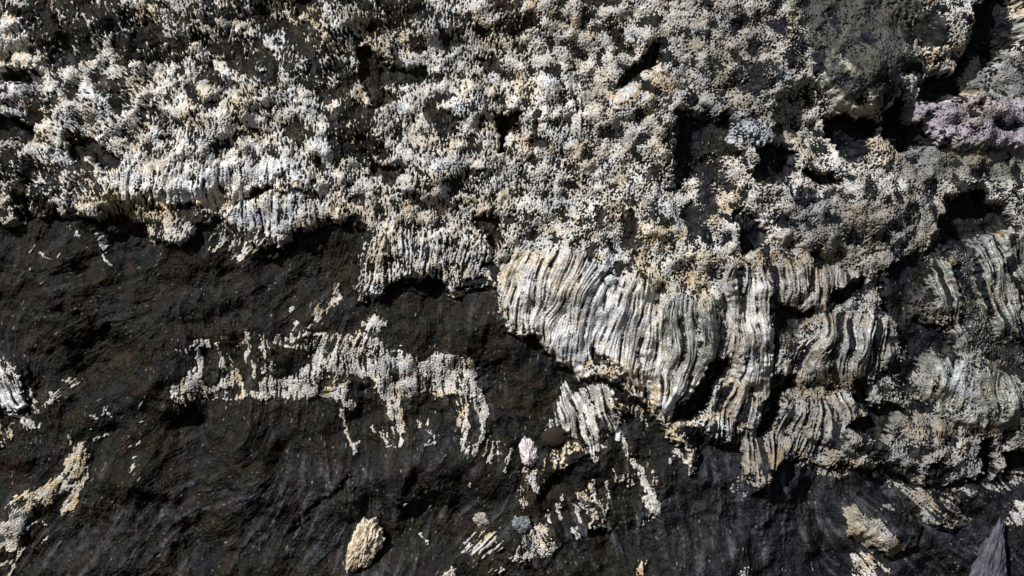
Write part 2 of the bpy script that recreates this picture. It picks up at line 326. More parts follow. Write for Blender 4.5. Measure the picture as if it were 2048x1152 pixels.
# lower right pieces
st("1490 960 1484 990", 4, .7, 3); st("1505 945 1500 970", 3, .7); st("1520 930 1530 965", 6, .7, 4); st("1580 905 1600 915 1605 930", 5, .5)
st("1600 925 1640 945 1690 950", 7, .55, 5); st("1760 950 1800 975 1840 985", 7, .6, 5); st("1480 955 1470 985", 5, .7, 3); st("1350 905 1385 930 1384 948", 4, .9); st("1900 985 1990 985 2040 975", 6, .5, 5); ck("1815 985 1840 980 1865 990 1872 1010 1862 1030 1855 1045 1845 1020 1835 1008 1820 998", .82); st("1888 996 1900 1012 1930 1035 1950 1050", 4, .9); st("1905 1000 1930 1022", 2.5, .85)
ck("1850 1045 1870 1020 1890 1030 1930 1045 1920 1055 1870 1050", .5, 6)
ck("1690 1018 1708 1014 1735 1032 1765 1050 1790 1066 1810 1112 1792 1122 1768 1104 1742 1100 1712 1084 1696 1062", .97, 3); ck("1748 1040 1768 1042 1790 1065 1785 1078 1765 1062", .65, 4); st("1765 1020 1785 1014", 5, .6)
ck("1710 1112 1740 1105 1760 1130 1755 1170 1720 1170", .7, 5); st("1765 1133 1780 1142", 4, .8); ck("1475 1145 1490 1130 1500 1140 1490 1170", .6); st("1922 1135 1926 1150", 3, .6)
ck("2030 1050 2040 1012 2250 1000 2250 1060 2035 1056", .75)
ck("2010 960 2250 950 2250 985 2020 978", .4, 8)

# frail regions and grain
FN_ = [("1380 -50 2250 -50 2250 500 1380 470", 1.0, 60), ("1000 -50 1400 -50 1400 300 1200 300", .5, 60)]
for s, v, f in FN_: poly(FN, P(s), v, f)
# olive-grey grainy boulder and plains, upper right
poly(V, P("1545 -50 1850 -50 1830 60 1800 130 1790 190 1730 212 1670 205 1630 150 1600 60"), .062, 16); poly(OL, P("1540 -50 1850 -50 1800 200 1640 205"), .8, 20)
poly(C, P("1600 -50 1850 -50 1830 30 1800 110 1790 180 1740 212 1680 205 1640 160 1620 60"), .93, 10)
stroke(V, P("1636 168 1650 200 1690 218 1740 222 1775 210"), 9, .50, 6); stroke(RU, P("1636 168 1650 200 1690 218 1740 222 1775 210"), 8, .5, 6)
stroke(C, P("1636 168 1650 200 1690 218 1740 222 1775 210"), 8, .93, 4); stroke(V, P("1665 130 1680 150"), 12, .4, 8)
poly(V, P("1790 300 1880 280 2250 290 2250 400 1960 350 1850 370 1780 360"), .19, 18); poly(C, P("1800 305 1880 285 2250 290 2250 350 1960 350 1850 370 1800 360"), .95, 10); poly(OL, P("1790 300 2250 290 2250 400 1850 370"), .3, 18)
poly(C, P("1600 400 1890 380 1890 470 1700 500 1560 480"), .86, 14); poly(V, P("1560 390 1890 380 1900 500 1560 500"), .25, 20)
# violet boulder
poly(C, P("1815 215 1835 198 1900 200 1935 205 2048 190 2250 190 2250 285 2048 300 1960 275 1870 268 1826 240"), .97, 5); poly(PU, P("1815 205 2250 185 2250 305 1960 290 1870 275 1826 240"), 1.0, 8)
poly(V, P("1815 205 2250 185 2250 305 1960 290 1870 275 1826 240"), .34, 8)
poly(C, P("1925 190 1930 160 1955 110 1978 100 1985 130 1980 190 1960 205 1930 205"), .93, 4); poly(V, P("1925 190 1930 160 1955 110 1985 100 1985 200"), .22, 6)
poly(C, P("2010 110 2250 60 2250 200 1990 195 1985 150"), .95, 5); poly(V, P("2000 110 2250 60 2250 200 1990 195"), .2, 10)
poly(C, P("2020 -50 2250 -50 2250 70 2045 70 2025 20"), .9, 5)
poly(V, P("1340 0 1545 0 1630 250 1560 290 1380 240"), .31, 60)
# glassy flowstone
for s in ["1840 705 2250 740 2250 870 1990 865 1850 810", "1860 490 2250 470 2250 700 1950 700 1860 600"]:
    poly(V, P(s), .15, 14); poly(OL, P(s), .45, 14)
ell(V, 1900, 760, 28, 40, .36, 20); ell(BL, 1910, 755, 40, 40, .6); ell(V, 2000, 565, 30, 90, .36, -12); ell(BL, 1960, 490, 20, 18, .5)
ell(V, 1880, 540, 16, 45, .34, -10)
# general paleness: dimmer light to the right and lower right painted into the tone
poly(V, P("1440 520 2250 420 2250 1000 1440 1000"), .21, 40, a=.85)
for a in [(1897, 755, 24, 40, .40, 20), (1995, 560, 12, 85, .36, -14), (2018, 555, 7, 80, .34, -14), (1960, 495, 20, 18, .36, 0), (1888, 560, 9, 60, .32, -14), (1500, 600, 26, 70, .44, 0), (1530, 690, 16, 60, .46, 4), (1480, 770, 36, 36, .40, 0), (1430, 860, 20, 26, .48, 0), (1690, 785, 46, 18, .46, 20), (1880, 880, 60, 30, .27, 0), (1600, 700, 12, 50, .38, 30), (1740, 670, 16, 40, .36, 0), (1630, 570, 40, 30, .32, 0), (1925, 910, 20, 24, .4, 0), (1950, 830, 24, 24, .36, 0)]: ell(V, *a)
poly(V, P('1680 1005 1800 1005 1820 1130 1690 1100'), .30, 10); poly(V, P('1800 975 1960 975 1960 1060 1830 1060'), .27, 10); ell(V, 1370, 670, 50, 80, .25, 10); ell(OL, 1370, 650, 50, 60, .5)
poly(V, P("-300 170 120 190 400 140 650 240 700 330 600 400 -300 400"), .57, 40)
poly(V, P("1000 540 1250 560 1310 620 1330 840 1200 720 1100 700 1010 640"), .47, 14)
poly(V, P("1320 610 1420 605 1440 650 1430 700 1400 740 1340 745"), .24, 12)
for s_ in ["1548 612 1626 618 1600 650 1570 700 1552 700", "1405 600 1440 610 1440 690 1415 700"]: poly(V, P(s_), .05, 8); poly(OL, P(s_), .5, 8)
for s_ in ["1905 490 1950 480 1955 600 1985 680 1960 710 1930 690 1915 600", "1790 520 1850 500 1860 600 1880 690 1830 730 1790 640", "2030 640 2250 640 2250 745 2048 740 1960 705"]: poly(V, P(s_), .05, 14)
poly(V, P("1640 690 1720 690 1760 720 1740 760 1640 750"), .2, 14)
ell(V, 420, 370, 190, 42, .74, 0); ell(V, 10, 780, 60, 40, .75); ell(V, 20, 80, 60, 70, .78); ell(V, 30, 1075, 40, 40, .65)  # ledge highlight and lit left corner painted in, beside two white crust lumps
ell(V, 920, 220, 40, 40, .62); ell(V, 1080, 190, 70, 40, .62)
for a in [(540, 425, 70, 26, .8), (510, 345, 90, 24, .4), (280, 340, 30, 20, .4), (1500, 268, 50, 26, 1.0), (870, 390, 60, 24, .5), (1180, 640, 60, 90, .35), (1330, 800, 30, 40, .6), (30, 785, 50, 30, .6), (925, 215, 25, 30, .5), (680, 690, 30, 15, .8), (900, 40, 40, 30, .15), (1960, 930, 40, 30, .3), (1260, 210, 40, 30, .5), (860, 105, 20, 30, .4), (1140, 770, 12, 30, .5), (1430, 870, 22, 30, .7), (1020, 430, 30, 20, .5)]: ell(BL, *a)
for a in [(10, 60, 40, 26, 1), (60, 145, 20, 10, .7), (600, 20, 30, 20, .8), (400, 30, 20, 20, .5), (735, 70, 20, 40, .6), (830, 95, 50, 20, .5), (1130, 50, 60, 40, .6), (1300, 170, 50, 40, .8), (1220, 215, 50, 30, .6), (980, 300, 120, 16, .6), (760, 430, 90, 50, .55), (690, 480, 60, 60, .3), (330, 420, 60, 16, .9), (240, 425, 60, 14, .6), (640, 465, 50, 16, .8), (210, 400, 40, 30, .5), (1020, 530, 28, 40, .9), (1130, 460, 60, 20, .5), (1330, 470, 60, 16, .9), (1280, 520, 20, 20, .9), (1400, 540, 60, 40, .5), (1600, 520, 130, 24, .8), (1850, 490, 60, 30, .6), (1200, 740, 60, 22, .8), (1280, 785, 40, 20, 1), (1340, 870, 40, 20, 1), (1200, 765, 22, 10, .9), (1130, 900, 40, 26, .9), (1065, 935, 40, 14, 1), (1250, 812, 50, 20, .9), (660, 600, 40, 40, 1), (150, 930, 40, 50, .6), (80, 990, 60, 40, .9), (140, 1005, 30, 30, 1), (460, 510, 30, 10, .9), (560, 710, 16, 16, .9), (700, 770, 60, 20, .5), (370, 790, 26, 20, .7), (925, 840, 20, 30, .8), (970, 1065, 50, 14, .9), (1075, 1065, 40, 30, .6), (1165, 990, 24, 14, .9), (1045, 995, 20, 20, .6), (1700, 1065, 40, 40, .4), (1760, 1090, 50, 30, .7), (1590, 770, 80, 24, .8), (1520, 795, 60, 10, .7), (1430, 830, 60, 12, .7), (1560, 910, 60, 14, .7), (1680, 920, 40, 24, .9), (1950, 860, 100, 12, .9), (1850, 1000, 30, 20, .6), (1280, 1140, 20, 20, 1), (140, 765, 16, 12, 1), (230, 840, 10, 10, .6), (900, 150, 40, 20, .3), (1030, 110, 60, 60, .3), (380, 200, 14, 4, 1), (315, 228, 20, 4, 1), (205, 238, 8, 12, 1), (1690, 640, 60, 20, .5), (10, 870, 30, 20, .9), (940, 728, 20, 10, 1), (0, 15, 40, 14, 1), (1870, 110, 60, 50, .3), (1750, 290, 40, 20, .3)]: ell(RU, *a)

# ---- large relief (positive = towards the viewer)
poly(H, UPPER, 20, 10, 'mix')
poly(H, P("-400 -300 2500 -300 2500 140 1400 150 900 60 500 40 200 140 -400 150"), 14, 90, 'add')
poly(H, P("-400 180 120 180 400 130 700 250 1000 330 980 420 600 380 300 410 -400 400"), 18, 26, 'add')
ell(H, 20, 70, 110, 90, 26, 0, 1, 'dome')
poly(H, P("240 330 600 330 520 388 400 412 260 402"), 9, 10, 'add')
poly(H, P("1000 560 1100 500 1250 540 1440 600 1430 700 1360 810 1320 850 1240 760 1100 700 1010 640"), 12, 24, 'add')
ell(H, 1180, 620, 150, 130, 22, 40, 1, 'dome'); ell(H, 1370, 690, 85, 130, 26, 15, 1, 'dome')
ell(H, 1500, 640, 50, 130, 28, 0, 1, 'dome'); ell(H, 1620, 570, 110, 50, 20, 0, 1, 'dome')
ell(H, 1690, 700, 90, 80, 26, 0, 1, 'dome'); ell(H, 1500, 790, 60, 60, 30, 0, 1, 'dome'); ell(H, 1450, 850, 50, 34, 20, 0, 1, 'dome')
ell(H, 1650, 840, 90, 50, 24, 30, 1, 'dome'); ell(H, 1840, 890, 100, 60, 20, 0, 1, 'dome'); ell(H, 1930, 780, 110, 70, 26, 20, 1, 'dome')
ell(H, 2000, 570, 44, 110, 26, -12, 1, 'dome'); ell(H, 1885, 580, 30, 110, 20, -12, 1, 'dome')
ell(H, 1520, 920, 46, 50, 14, 0, 1, 'dome')
ell(H, 1720, 110, 120, 125, 36, 0, 1, 'dome'); ell(H, 1715, 175, 75, 50, 16, 0, 1, 'dome')
ell(H, 1480, 110, 130, 130, 16, 0, 1, 'dome'); ell(H, 1960, 245, 150, 60, 34, 0, 1, 'dome'); ell(H, 1955, 155, 34, 60, 18, 15, 1, 'dome')
ell(H, 1890, 90, 50, 60, 24, 0, 1, 'dome'); ell(H, 1750, 300, 46, 32, 22, 0, 1, 'dome'); ell(H, 1610, 310, 40, 36, 18, 0, 1, 'dome')
ell(H, 1680, 440, 160, 70, 24, 0, 1, 'dome'); ell(H, 1560, 400, 60, 50, 16, 0, 1, 'dome'); ell(H, 1500, 275, 60, 26, 14, -15, 1, 'dome')
ell(H, 1090, 190, 80, 60, 18, 0, 1, 'dome'); ell(H, 1290, 190, 70, 40, 16, -30, 1, 'dome'); ell(H, 930, 210, 40, 60, 12, 0, 1, 'dome')
ell(H, 740, 150, 24, 60, 12, -10, 1, 'dome'); ell(H, 850, 520, 140, 70, 12, 0, 1, 'dome'); ell(H, 560, 430, 120, 36, 12, 0, 1, 'dome')
ell(H, 680, 720, 150, 60, 10, 0, 1, 'dome'); ell(H, 880, 760, 100, 60, 10, 0, 1, 'dome'); ell(H, 1170, 820, 80, 70, 16, 0, 1, 'dome')
ell(H, 1200, 985, 130, 80, -16, -15, 1, 'dome'); ell(H, 1130, 920, 110, 40, 6, 0, 1, 'dome'); ell(H, 10, 770, 70, 60, 16, 0, 1, 'dome')
ell(H, 1075, 1085, 60, 50, 10, -40, 1, 'dome'); ell(H, 1778, 1052, 74, 58, 34, 30, 1, 'dome'); ell(H, 1880, 1020, 70, 36, 14, 30, 1, 'dome')
ell(H, 1108, 876, 28, 24, 7, -10, 1, 'dome')
def pit(s, d, f=6): poly(H, P(s), -d, f, 'add')
pit("1650 238 1690 226 1735 232 1770 248 1750 270 1728 285 1716 320 1688 318 1676 290 1655 270", 46)
pit("1780 192 1815 198 1826 225 1830 242 1870 268 1872 290 1828 304 1806 300 1796 272 1770 268", 46)
pit("1945 20 1985 -20 2035 -20 2045 60 2025 92 2000 112 1975 140 1950 178 1905 205 1870 208 1835 198 1832 168 1862 152 1905 146 1930 112 1945 70", 46)
pit("1232 168 1262 138 1290 112 1308 86 1326 90 1312 124 1282 150 1252 172 1236 180", 22, 4)
pit("990 232 1035 228 1036 262 1012 272 1010 305 996 308 994 270", 26, 4)
pit("1422 712 1452 712 1450 735 1432 760 1422 785 1420 800 1408 815 1380 838 1345 838 1355 810 1385 780 1408 750", 45)
pit("1545 752 1590 756 1592 768 1560 790 1556 815 1545 850 1520 870 1515 862 1520 830 1512 810 1540 782", 45)
pit("1648 608 1668 582 1700 566 1735 558 1728 580 1702 590 1694 610", 40, 4); pit("1552 612 1600 622 1628 616 1612 640 1585 668 1555 655", 26)
pit("1500 298 1560 290 1590 300 1586 345 1560 372 1510 372 1498 345 1520 325", 30); pit("1600 340 1640 342 1690 358 1660 372 1622 362", 26)
pit("1900 395 1960 388 2020 412 2032 440 1995 475 1965 470 1955 490 1900 490 1880 440", 40, 10)
pit("1700 760 1732 752 1738 800 1742 810 1790 812 1812 818 1775 846 1760 880 1720 870 1690 850 1712 838 1740 835 1712 800", 35)
pit("1968 885 1995 880 1998 925 1992 965 1976 962 1978 930 1968 920", 40, 4); pit("2020 910 2250 905 2250 950 2030 948", 40)
pit("1350 225 1400 235 1455 240 1462 280 1420 300 1390 350 1350 375 1346 300", 22, 12); pit("1470 425 1512 430 1532 470 1515 500 1488 508 1470 470", 22)
pit("0 142 40 143 92 160 88 176 40 172 -60 165", 30); pit("135 278 200 282 235 310 250 325 225 340 185 322 150 310", 18); pit("-100 236 40 240 78 262 76 286 30 282 -100 275", 18)
pit("742 330 800 335 818 348 795 360 752 355", 18); pit("950 430 998 438 1000 478 985 520 978 470 948 455", 20)
pit("713 100 738 90 782 130 845 143 848 166 802 168 765 172 790 205 752 222 728 180", 18); pit("1760 548 1800 520 1860 492 1880 470 1900 500 1850 570 1810 600 1830 640 1905 650 1915 700 1830 730 1800 690 1790 640 1760 610", 24, 10)
pit("1188 1058 1200 1060 1218 1066 1216 1078 1190 1080 1178 1072", 26, 4)
pit("1275 700 1285 702 1286 732 1278 734 1273 718", 20, 3); pit("1200 548 1216 546 1238 556 1232 572 1210 574 1200 562", 16, 3)
stroke(H, P("1185 702 1215 728 1245 755 1280 780 1310 812 1330 842"), 6, -16, 4, 'add'); stroke(H, P("500 398 520 385 552 378"), 5, -16, 4, 'add')
# gentle folds of the dark rock
stroke(H, P("-100 660 200 640 500 560 800 600 990 640"), 60, 8, 55, 'add'); stroke(H, P("540 960 660 930 800 940 1000 920"), 40, 8, 38, 'add')
stroke(H, P("590 1060 640 1010 700 965"), 8, -9, 8, 'add'); stroke(H, P("360 1010 380 1070 390 1110"), 8, -6, 8, 'add')
stroke(H, P("830 700 960 690 1080 760 1060 860"), 46, 9, 44, 'add'); stroke(H, P("860 1000 860 1060"), 20, -12, 18, 'add')
stroke(H, P("200 1152 420 1040 640 1080"), 40, 6, 38, 'add'); stroke(H, P("1400 1000 1420 1120"), 70, 8, 60, 'add')
for a in [(560, 980, 90, 40, .5, -8), (680, 960, 70, 40, .55, 0), (440, 985, 60, 14, .5, -20), (520, 1080, 60, 40, .35, 0), (860, 900, 70, 50, .3, 0), (640, 560, 50, 40, .2, 0), (660, 1060, 60, 40, .3, 0), (810, 1120, 60, 20, .4, -30), (1380, 980, 70, 70, .25, 0), (960, 820, 16, 60, .4, 0), (1250, 860, 12, 30, .4, 0), (1560, 1000, 190, 90, .42, 0), (1850, 1090, 150, 50, .3, 0), (1400, 1060, 110, 90, .35, 0), (180, 1090, 120, 60, .3, -10), (700, 1130, 120, 40, .4, 0), (780, 980, 120, 60, .35, 0), (300, 620, 200, 40, .12, 0), (1790, 985, 30, 12, .8, 0), (300, 1060, 100, 50, .25, -20), (1120, 1100, 60, 24, .3, -20), (960, 620, 50, 40, .15, 0), (1990, 1100, 20, 60, .3, 10)]: ell(WD, *a)

# ---- which piece of crust is which
REGS = {}
TH = layer(1.0); poly(TH, UPPER, 0.0, 6)      # thin stringy films outside the main crust
def reg(i, s, label, name, cat, group=None, f=0):
    REGS[i] = (label, name, cat, group)
    if s: poly(REG, P(s) if isinstance(s, str) else s, i, 1, 'set')
reg(1, "-400 -400 2500 -400 2500 1500 -400 1500", "knobbly white and tan mineral crust with dark gaps across the top centre of the wall", 'mineral_crust', 'mineral crust')
reg(2, "-400 -400 700 -400 705 80 720 230 700 330 560 380 690 420 725 470 700 520 560 540 250 500 -400 470", "white crust with stretched pores and a torn lower edge above the wide dark rock", 'mineral_crust', 'mineral crust')
reg(3, "1340 -400 1560 -400 1640 160 1650 240 1600 330 1560 520 1350 500 1330 250", "fine grey grainy crust between the white crust and the round olive boulder", 'mineral_crust', 'mineral crust')
reg(4, "1560 -400 1855 -400 1825 60 1800 120 1795 200 1750 228 1660 222 1625 160", "round olive grey grainy boulder with a tan rim along its underside", 'boulder', 'boulder')
reg(5, "1790 215 1800 100 1815 60 1860 20 1945 -20 1945 60 1930 110 1900 150 1850 165 1800 160 1800 100", "small tan knobbly boulder beside the black cleft near the top corner", 'boulder', 'boulder')
reg(6, "1812 215 1835 192 1925 200 2048 185 2300 180 2300 310 1960 292 1870 272 1826 245", "violet tinted wrinkled boulder right of the black hollows", 'boulder', 'boulder')
reg(7, "1915 195 1935 140 1960 95 1985 95 1990 190 1960 205", "narrow upright grey stone standing on the violet boulder", 'stone', 'stone')
reg(8, "1985 110 2030 90 2048 60 2020 0 1940 -20 1860 -20 1860 -400 2400 -400 2400 190 1990 195", "grey rock bulging in the top right corner behind the black cleft", 'boulder', 'boulder')
reg(9, "1715 265 1780 265 1810 310 1800 350 1720 345 1712 320", "tan knobbly stone wedged between the two black hollows", 'stone', 'stone')
reg(10, "1570 350 1800 345 1870 275 2400 300 2400 470 1880 490 1760 545 1500 530 1560 430", "wide grey gritty crust shelf above the draped flowstone at right", 'mineral_crust', 'mineral crust')
reg(11, "705 480 730 455 850 455 960 470 992 520 996 590 900 620 700 620 690 560", "lacy hanging crust fringe of thin vertical ribs ending over dark rock", 'mineral_crust', 'mineral crust')
reg(12, "996 525 1060 500 1150 505 1250 555 1290 565 1310 590 1440 600 1450 690 1420 745 1370 820 1330 850 1240 760 1180 700 1160 765 1060 690 1000 640", "large pale ribbed flowstone curtain narrowing to a point at its foot", 'flowstone', 'flowstone')
reg(13, "1455 525 1495 530 1550 600 1556 700 1545 800 1530 760 1480 700 1430 715 1450 620", "upright pale flowstone column right of the large ribbed curtain", 'flowstone', 'flowstone')
reg(14, "1500 530 1760 545 1740 570 1660 580 1640 620 1550 608", "short ochre topped flowstone fringe under the grey crust shelf", 'flowstone', 'flowstone')
reg(15, "1560 616 1640 616 1635 572 1740 560 1770 600 1770 640 1800 680 1790 760 1640 775 1550 780 1552 700", "brown striped flowstone drape below the black notch", 'flowstone', 'flowstone')
reg(16, "1420 830 1425 720 1480 705 1530 760 1548 800 1520 860 1470 850", "rounded swirl ribbed flowstone knob between two black gaps", 'flowstone', 'flowstone')
reg(17, "1330 850 1400 820 1470 850 1520 860 1540 780 1640 768 1700 775 1760 860 1700 950 1560 960 1520 990 1470 960 1460 890 1390 960 1330 890", "rough brown crust ledge dripping over the dark lower rock", 'mineral_crust', 'mineral crust')
reg(18, "1830 700 1960 730 2400 740 2400 880 1990 870 1850 810", "glassy grey green flowstone bulge at the right edge", 'flowstone', 'flowstone')
reg(19, "1775 540 1845 480 1935 500 1945 710 1900 720 1860 640", "slim glassy flowstone rib beside the dark green hollow", 'flowstone', 'flowstone')
reg(20, "1940 460 2400 450 2400 738 1930 738 1915 690 1945 640", "tall wavy banded flowstone at the right edge above the glassy bulge", 'flowstone', 'flowstone')
reg(21, "1700 880 1780 800 1850 812 1990 870 2400 880 2400 1000 1700 1000", "crumbly grey violet crust along the lower rim of the right side", 'mineral_crust', 'mineral crust')
reg(22, "320 620 560 640 700 640 790 620 800 690 960 700 990 870 940 930 900 930 640 930 320 830", "isolated ragged white crust patch in the middle of the dark rock", 'mineral_crust', 'mineral crust')
reg(23, "-400 690 90 700 90 770 90 870 30 870 -400 835", "bright white crust lump at the left edge over dark rock", 'mineral_crust', 'mineral crust')
reg(24, "-400 1000 100 930 150 870 185 870 200 960 120 1050 100 1110 30 1160 -400 1200", "ochre and white stringy crust vein in the lower left corner", 'mineral_crust', 'mineral crust')
reg(25, "1080 865 1100 760 1155 758 1200 754 1235 780 1262 812 1310 830 1305 860 1260 890 1215 910 1140 950 1020 950 1020 925 1090 905", "small fan of pale ribs with a folded top beside the white stone", 'flowstone', 'flowstone')
reg(26, "1215 900 1265 890 1350 960 1350 1060 1275 1060 1270 990 1215 970", "curved crust strand along the right rim of the dark bowl", 'mineral_crust', 'mineral crust')
reg(27, "1020 950 1100 940 1110 1000 1060 1030 1020 1020", "two little white looped crust tufts under the white stone", 'mineral_crust', 'mineral crust')
reg(28, "1095 985 1175 950 1215 950 1240 960 1240 1080 1130 1085 1110 1040 1095 1050", "branching white crust veins inside the dark bowl", 'mineral_crust', 'mineral crust')
reg(29, "1005 1125 1030 1060 1100 1030 1130 1080 1125 1115", "tan crust slab sloping at the bottom centre", 'mineral_crust', 'mineral crust')
reg(30, "910 1110 930 1055 1005 1050 1015 1110", "faint striped crust fan at the bottom left of the tan slab", 'mineral_crust', 'mineral crust')
reg(31, "560 655 560 590 690 560 695 610 650 655", "orange brown bristly crust tuft on the dark rock below the hanging fringe", 'mineral_crust', 'mineral crust')
reg(32, "1800 975 1870 975 1960 1045 1960 1062 1840 1062", "tan crust streaks slanting down on the dark rock at lower right", 'mineral_crust', 'mineral crust')
reg(33, "1685 1010 1800 1005 1815 1125 1700 1100", "slanted yellowish crust slab on a dark lump at lower right", 'mineral_crust', 'mineral crust')
reg(34, "2020 1000 2400 990 2400 1075 2020 1070", "grainy crust patch at the right edge above the pointed rock", 'mineral_crust', 'mineral crust')
reg(35, "185 465 240 465 240 545 185 545", "thin white figure shaped crust flake alone on the dark rock", 'mineral_crust', 'mineral crust')
pass
reg(37, "92 750 158 750 158 830 86 830 86 775", "short dashed crust trail beside the bright lump at the left edge", 'mineral_crust', 'mineral crust')
reg(38, "1700 1100 1790 1100 1800 1200 1700 1200", "grey crust patch at the bottom edge under the slanted slab", 'mineral_crust', 'mineral crust')
reg(39, "-400 838 42 838 42 900 -400 900", "brown root like crust threads under the bright left lump", 'mineral_crust', 'mineral crust')
def rb(i, x0, y0, x1, y1, label, name='mineral_crust', group='mineral crust'):
    reg(i, [(x0, y0), (x1, y0), (x1, y1), (x0, y1)], label, name, 'mineral crust' if name != 'flowstone' else name, group)
reg(40, "1762 690 1800 640 1850 700 1850 812 1790 812 1755 775 1780 740", "dark broken crust between the brown striped drape and the glassy bulge", 'mineral_crust', 'mineral crust', 'mineral crust')
reg(42, "1195 735 1235 745 1300 800 1290 822 1235 782 1195 760", "rusty crumbly strip under the left foot of the large ribbed curtain", 'mineral_crust', 'mineral crust', 'mineral crust')
reg(43, "1590 245 1660 232 1720 290 1790 310 1800 345 1590 350 1570 300", "grey brown crust bank below the left black hollow", 'mineral_crust', 'mineral crust', 'mineral crust')
rb(50, 870, 1120, 940, 1300, "crust lump cut by the bottom edge left of the thin bottom strands")
rb(51, 960, 1122, 1015, 1300, "thin crust strands at the bottom edge below the striped fan")
rb(52, 955, 870, 1006, 935, "faint tan rubble patch left of the white egg shaped stone")
rb(53, 1006, 895, 1030, 950, "slim forked white crust sliver just left of the white egg shaped stone")
rb(54, 1465, 1110, 1510, 1300, "small white crust spot at the bottom edge under the dark lower right rock")
rb(55, 1255, 1105, 1310, 1300, "small orange crust spot at the bottom edge right of centre")
rb(56, 74, 495, 110, 525, "tiny white leaf shaped crust flake on the dark rock near the left edge", 'mineral_speck', 'crust specks')
rb(57, 40, 480, 74, 505, "upper of two tiny tan crust flecks near the left edge", 'mineral_speck', 'crust specks')
rb(58, 40, 512, 74, 545, "lower of two tiny tan crust flecks near the left edge", 'mineral_speck', 'crust specks')
rb(59, 828, 1062, 862, 1100, "small hooked crust fleck between the tan oval stone and the striped pebble", 'mineral_speck', 'crust specks')
rb(60, 1325, 905, 1365, 935, "small white crust flecks under the rusty tip of the lower ledge", 'mineral_speck', 'crust specks')
for n_k, (x0, y0, x1, y1, lab) in enumerate([
    (180, 805, 245, 850, "cluster of three white crust flecks above the ochre vein"),
    (175, 850, 225, 890, "cream crust fleck like a bow tie above the ochre vein"),
    (250, 922, 285, 960, "upright forked cream crust fleck right of the ochre vein"),
    (155, 895, 184, 925, "pale crust fleck beside the head of the ochre vein"),
    (245, 870, 285, 905, "pair of tiny white crust dots above the forked fleck"),
    (175, 935, 212, 980, "thin slanting crust fleck right of the ochre vein's middle"),
    (262, 795, 300, 825, "lone white comma shaped crust fleck on the dark rock"),
    (262, 826, 300, 860, "lone tiny white dot below the comma shaped fleck"),
    (120, 858, 152, 888, "small box shaped tan crust fleck left of the vein's head")]):
    rb(70 + n_k, x0, y0, x1, y1, lab, 'mineral_speck', 'crust specks')


# ------------------------------------------------------------------ fields on the fine grid
w1 = band(16); w2 = band(16); w3 = band(60); w4 = band(60)
def up(lay, amp=1.0):
    xx = (gx[None, :] - X0 + amp * (1.5 * w1 + 2.6 * w3)) / PC; yy = (gy[:, None] - Y0 + amp * (1.5 * w2 + 2.6 * w4)) / PC
    xx = np.clip(xx, 0, PX - 1.01); yy = np.clip(yy, 0, PY - 1.01)
    i = xx.astype(np.int32); j = yy.astype(np.int32); u = (xx - i); v = (yy - j)
    return (lay[j, i] * (1 - u) * (1 - v) + lay[j, i + 1] * u * (1 - v) + lay[j + 1, i] * (1 - u) * v + lay[j + 1, i + 1] * u * v).astype(np.float32)
Cf = up(C); Rf = up(RB); Hf = up(H, 1.2); Vf = up(V, 2); RUf = up(RU, 2.5); BLf = up(BL, 2.5); PUf = up(PU); OLf = up(OL, 2); WDf = up(WD, 3); FNf = up(FN); THf = up(TH); Cf = np.where(Cf > .2, Cf + .07 * THf, Cf).clip(0, 1)
xi = np.clip((gx[None, :] - X0 + 3.5 * w3 + 1.6 * w1) / PC, 0, PX - 1).astype(np.int32); yi = np.clip((gy[:, None] - Y0 + 3.5 * w4 + 1.6 * w2) / PC, 0, PY - 1).astype(np.int32)
Gf = np.rint(REG[yi, xi]).astype(np.int32)

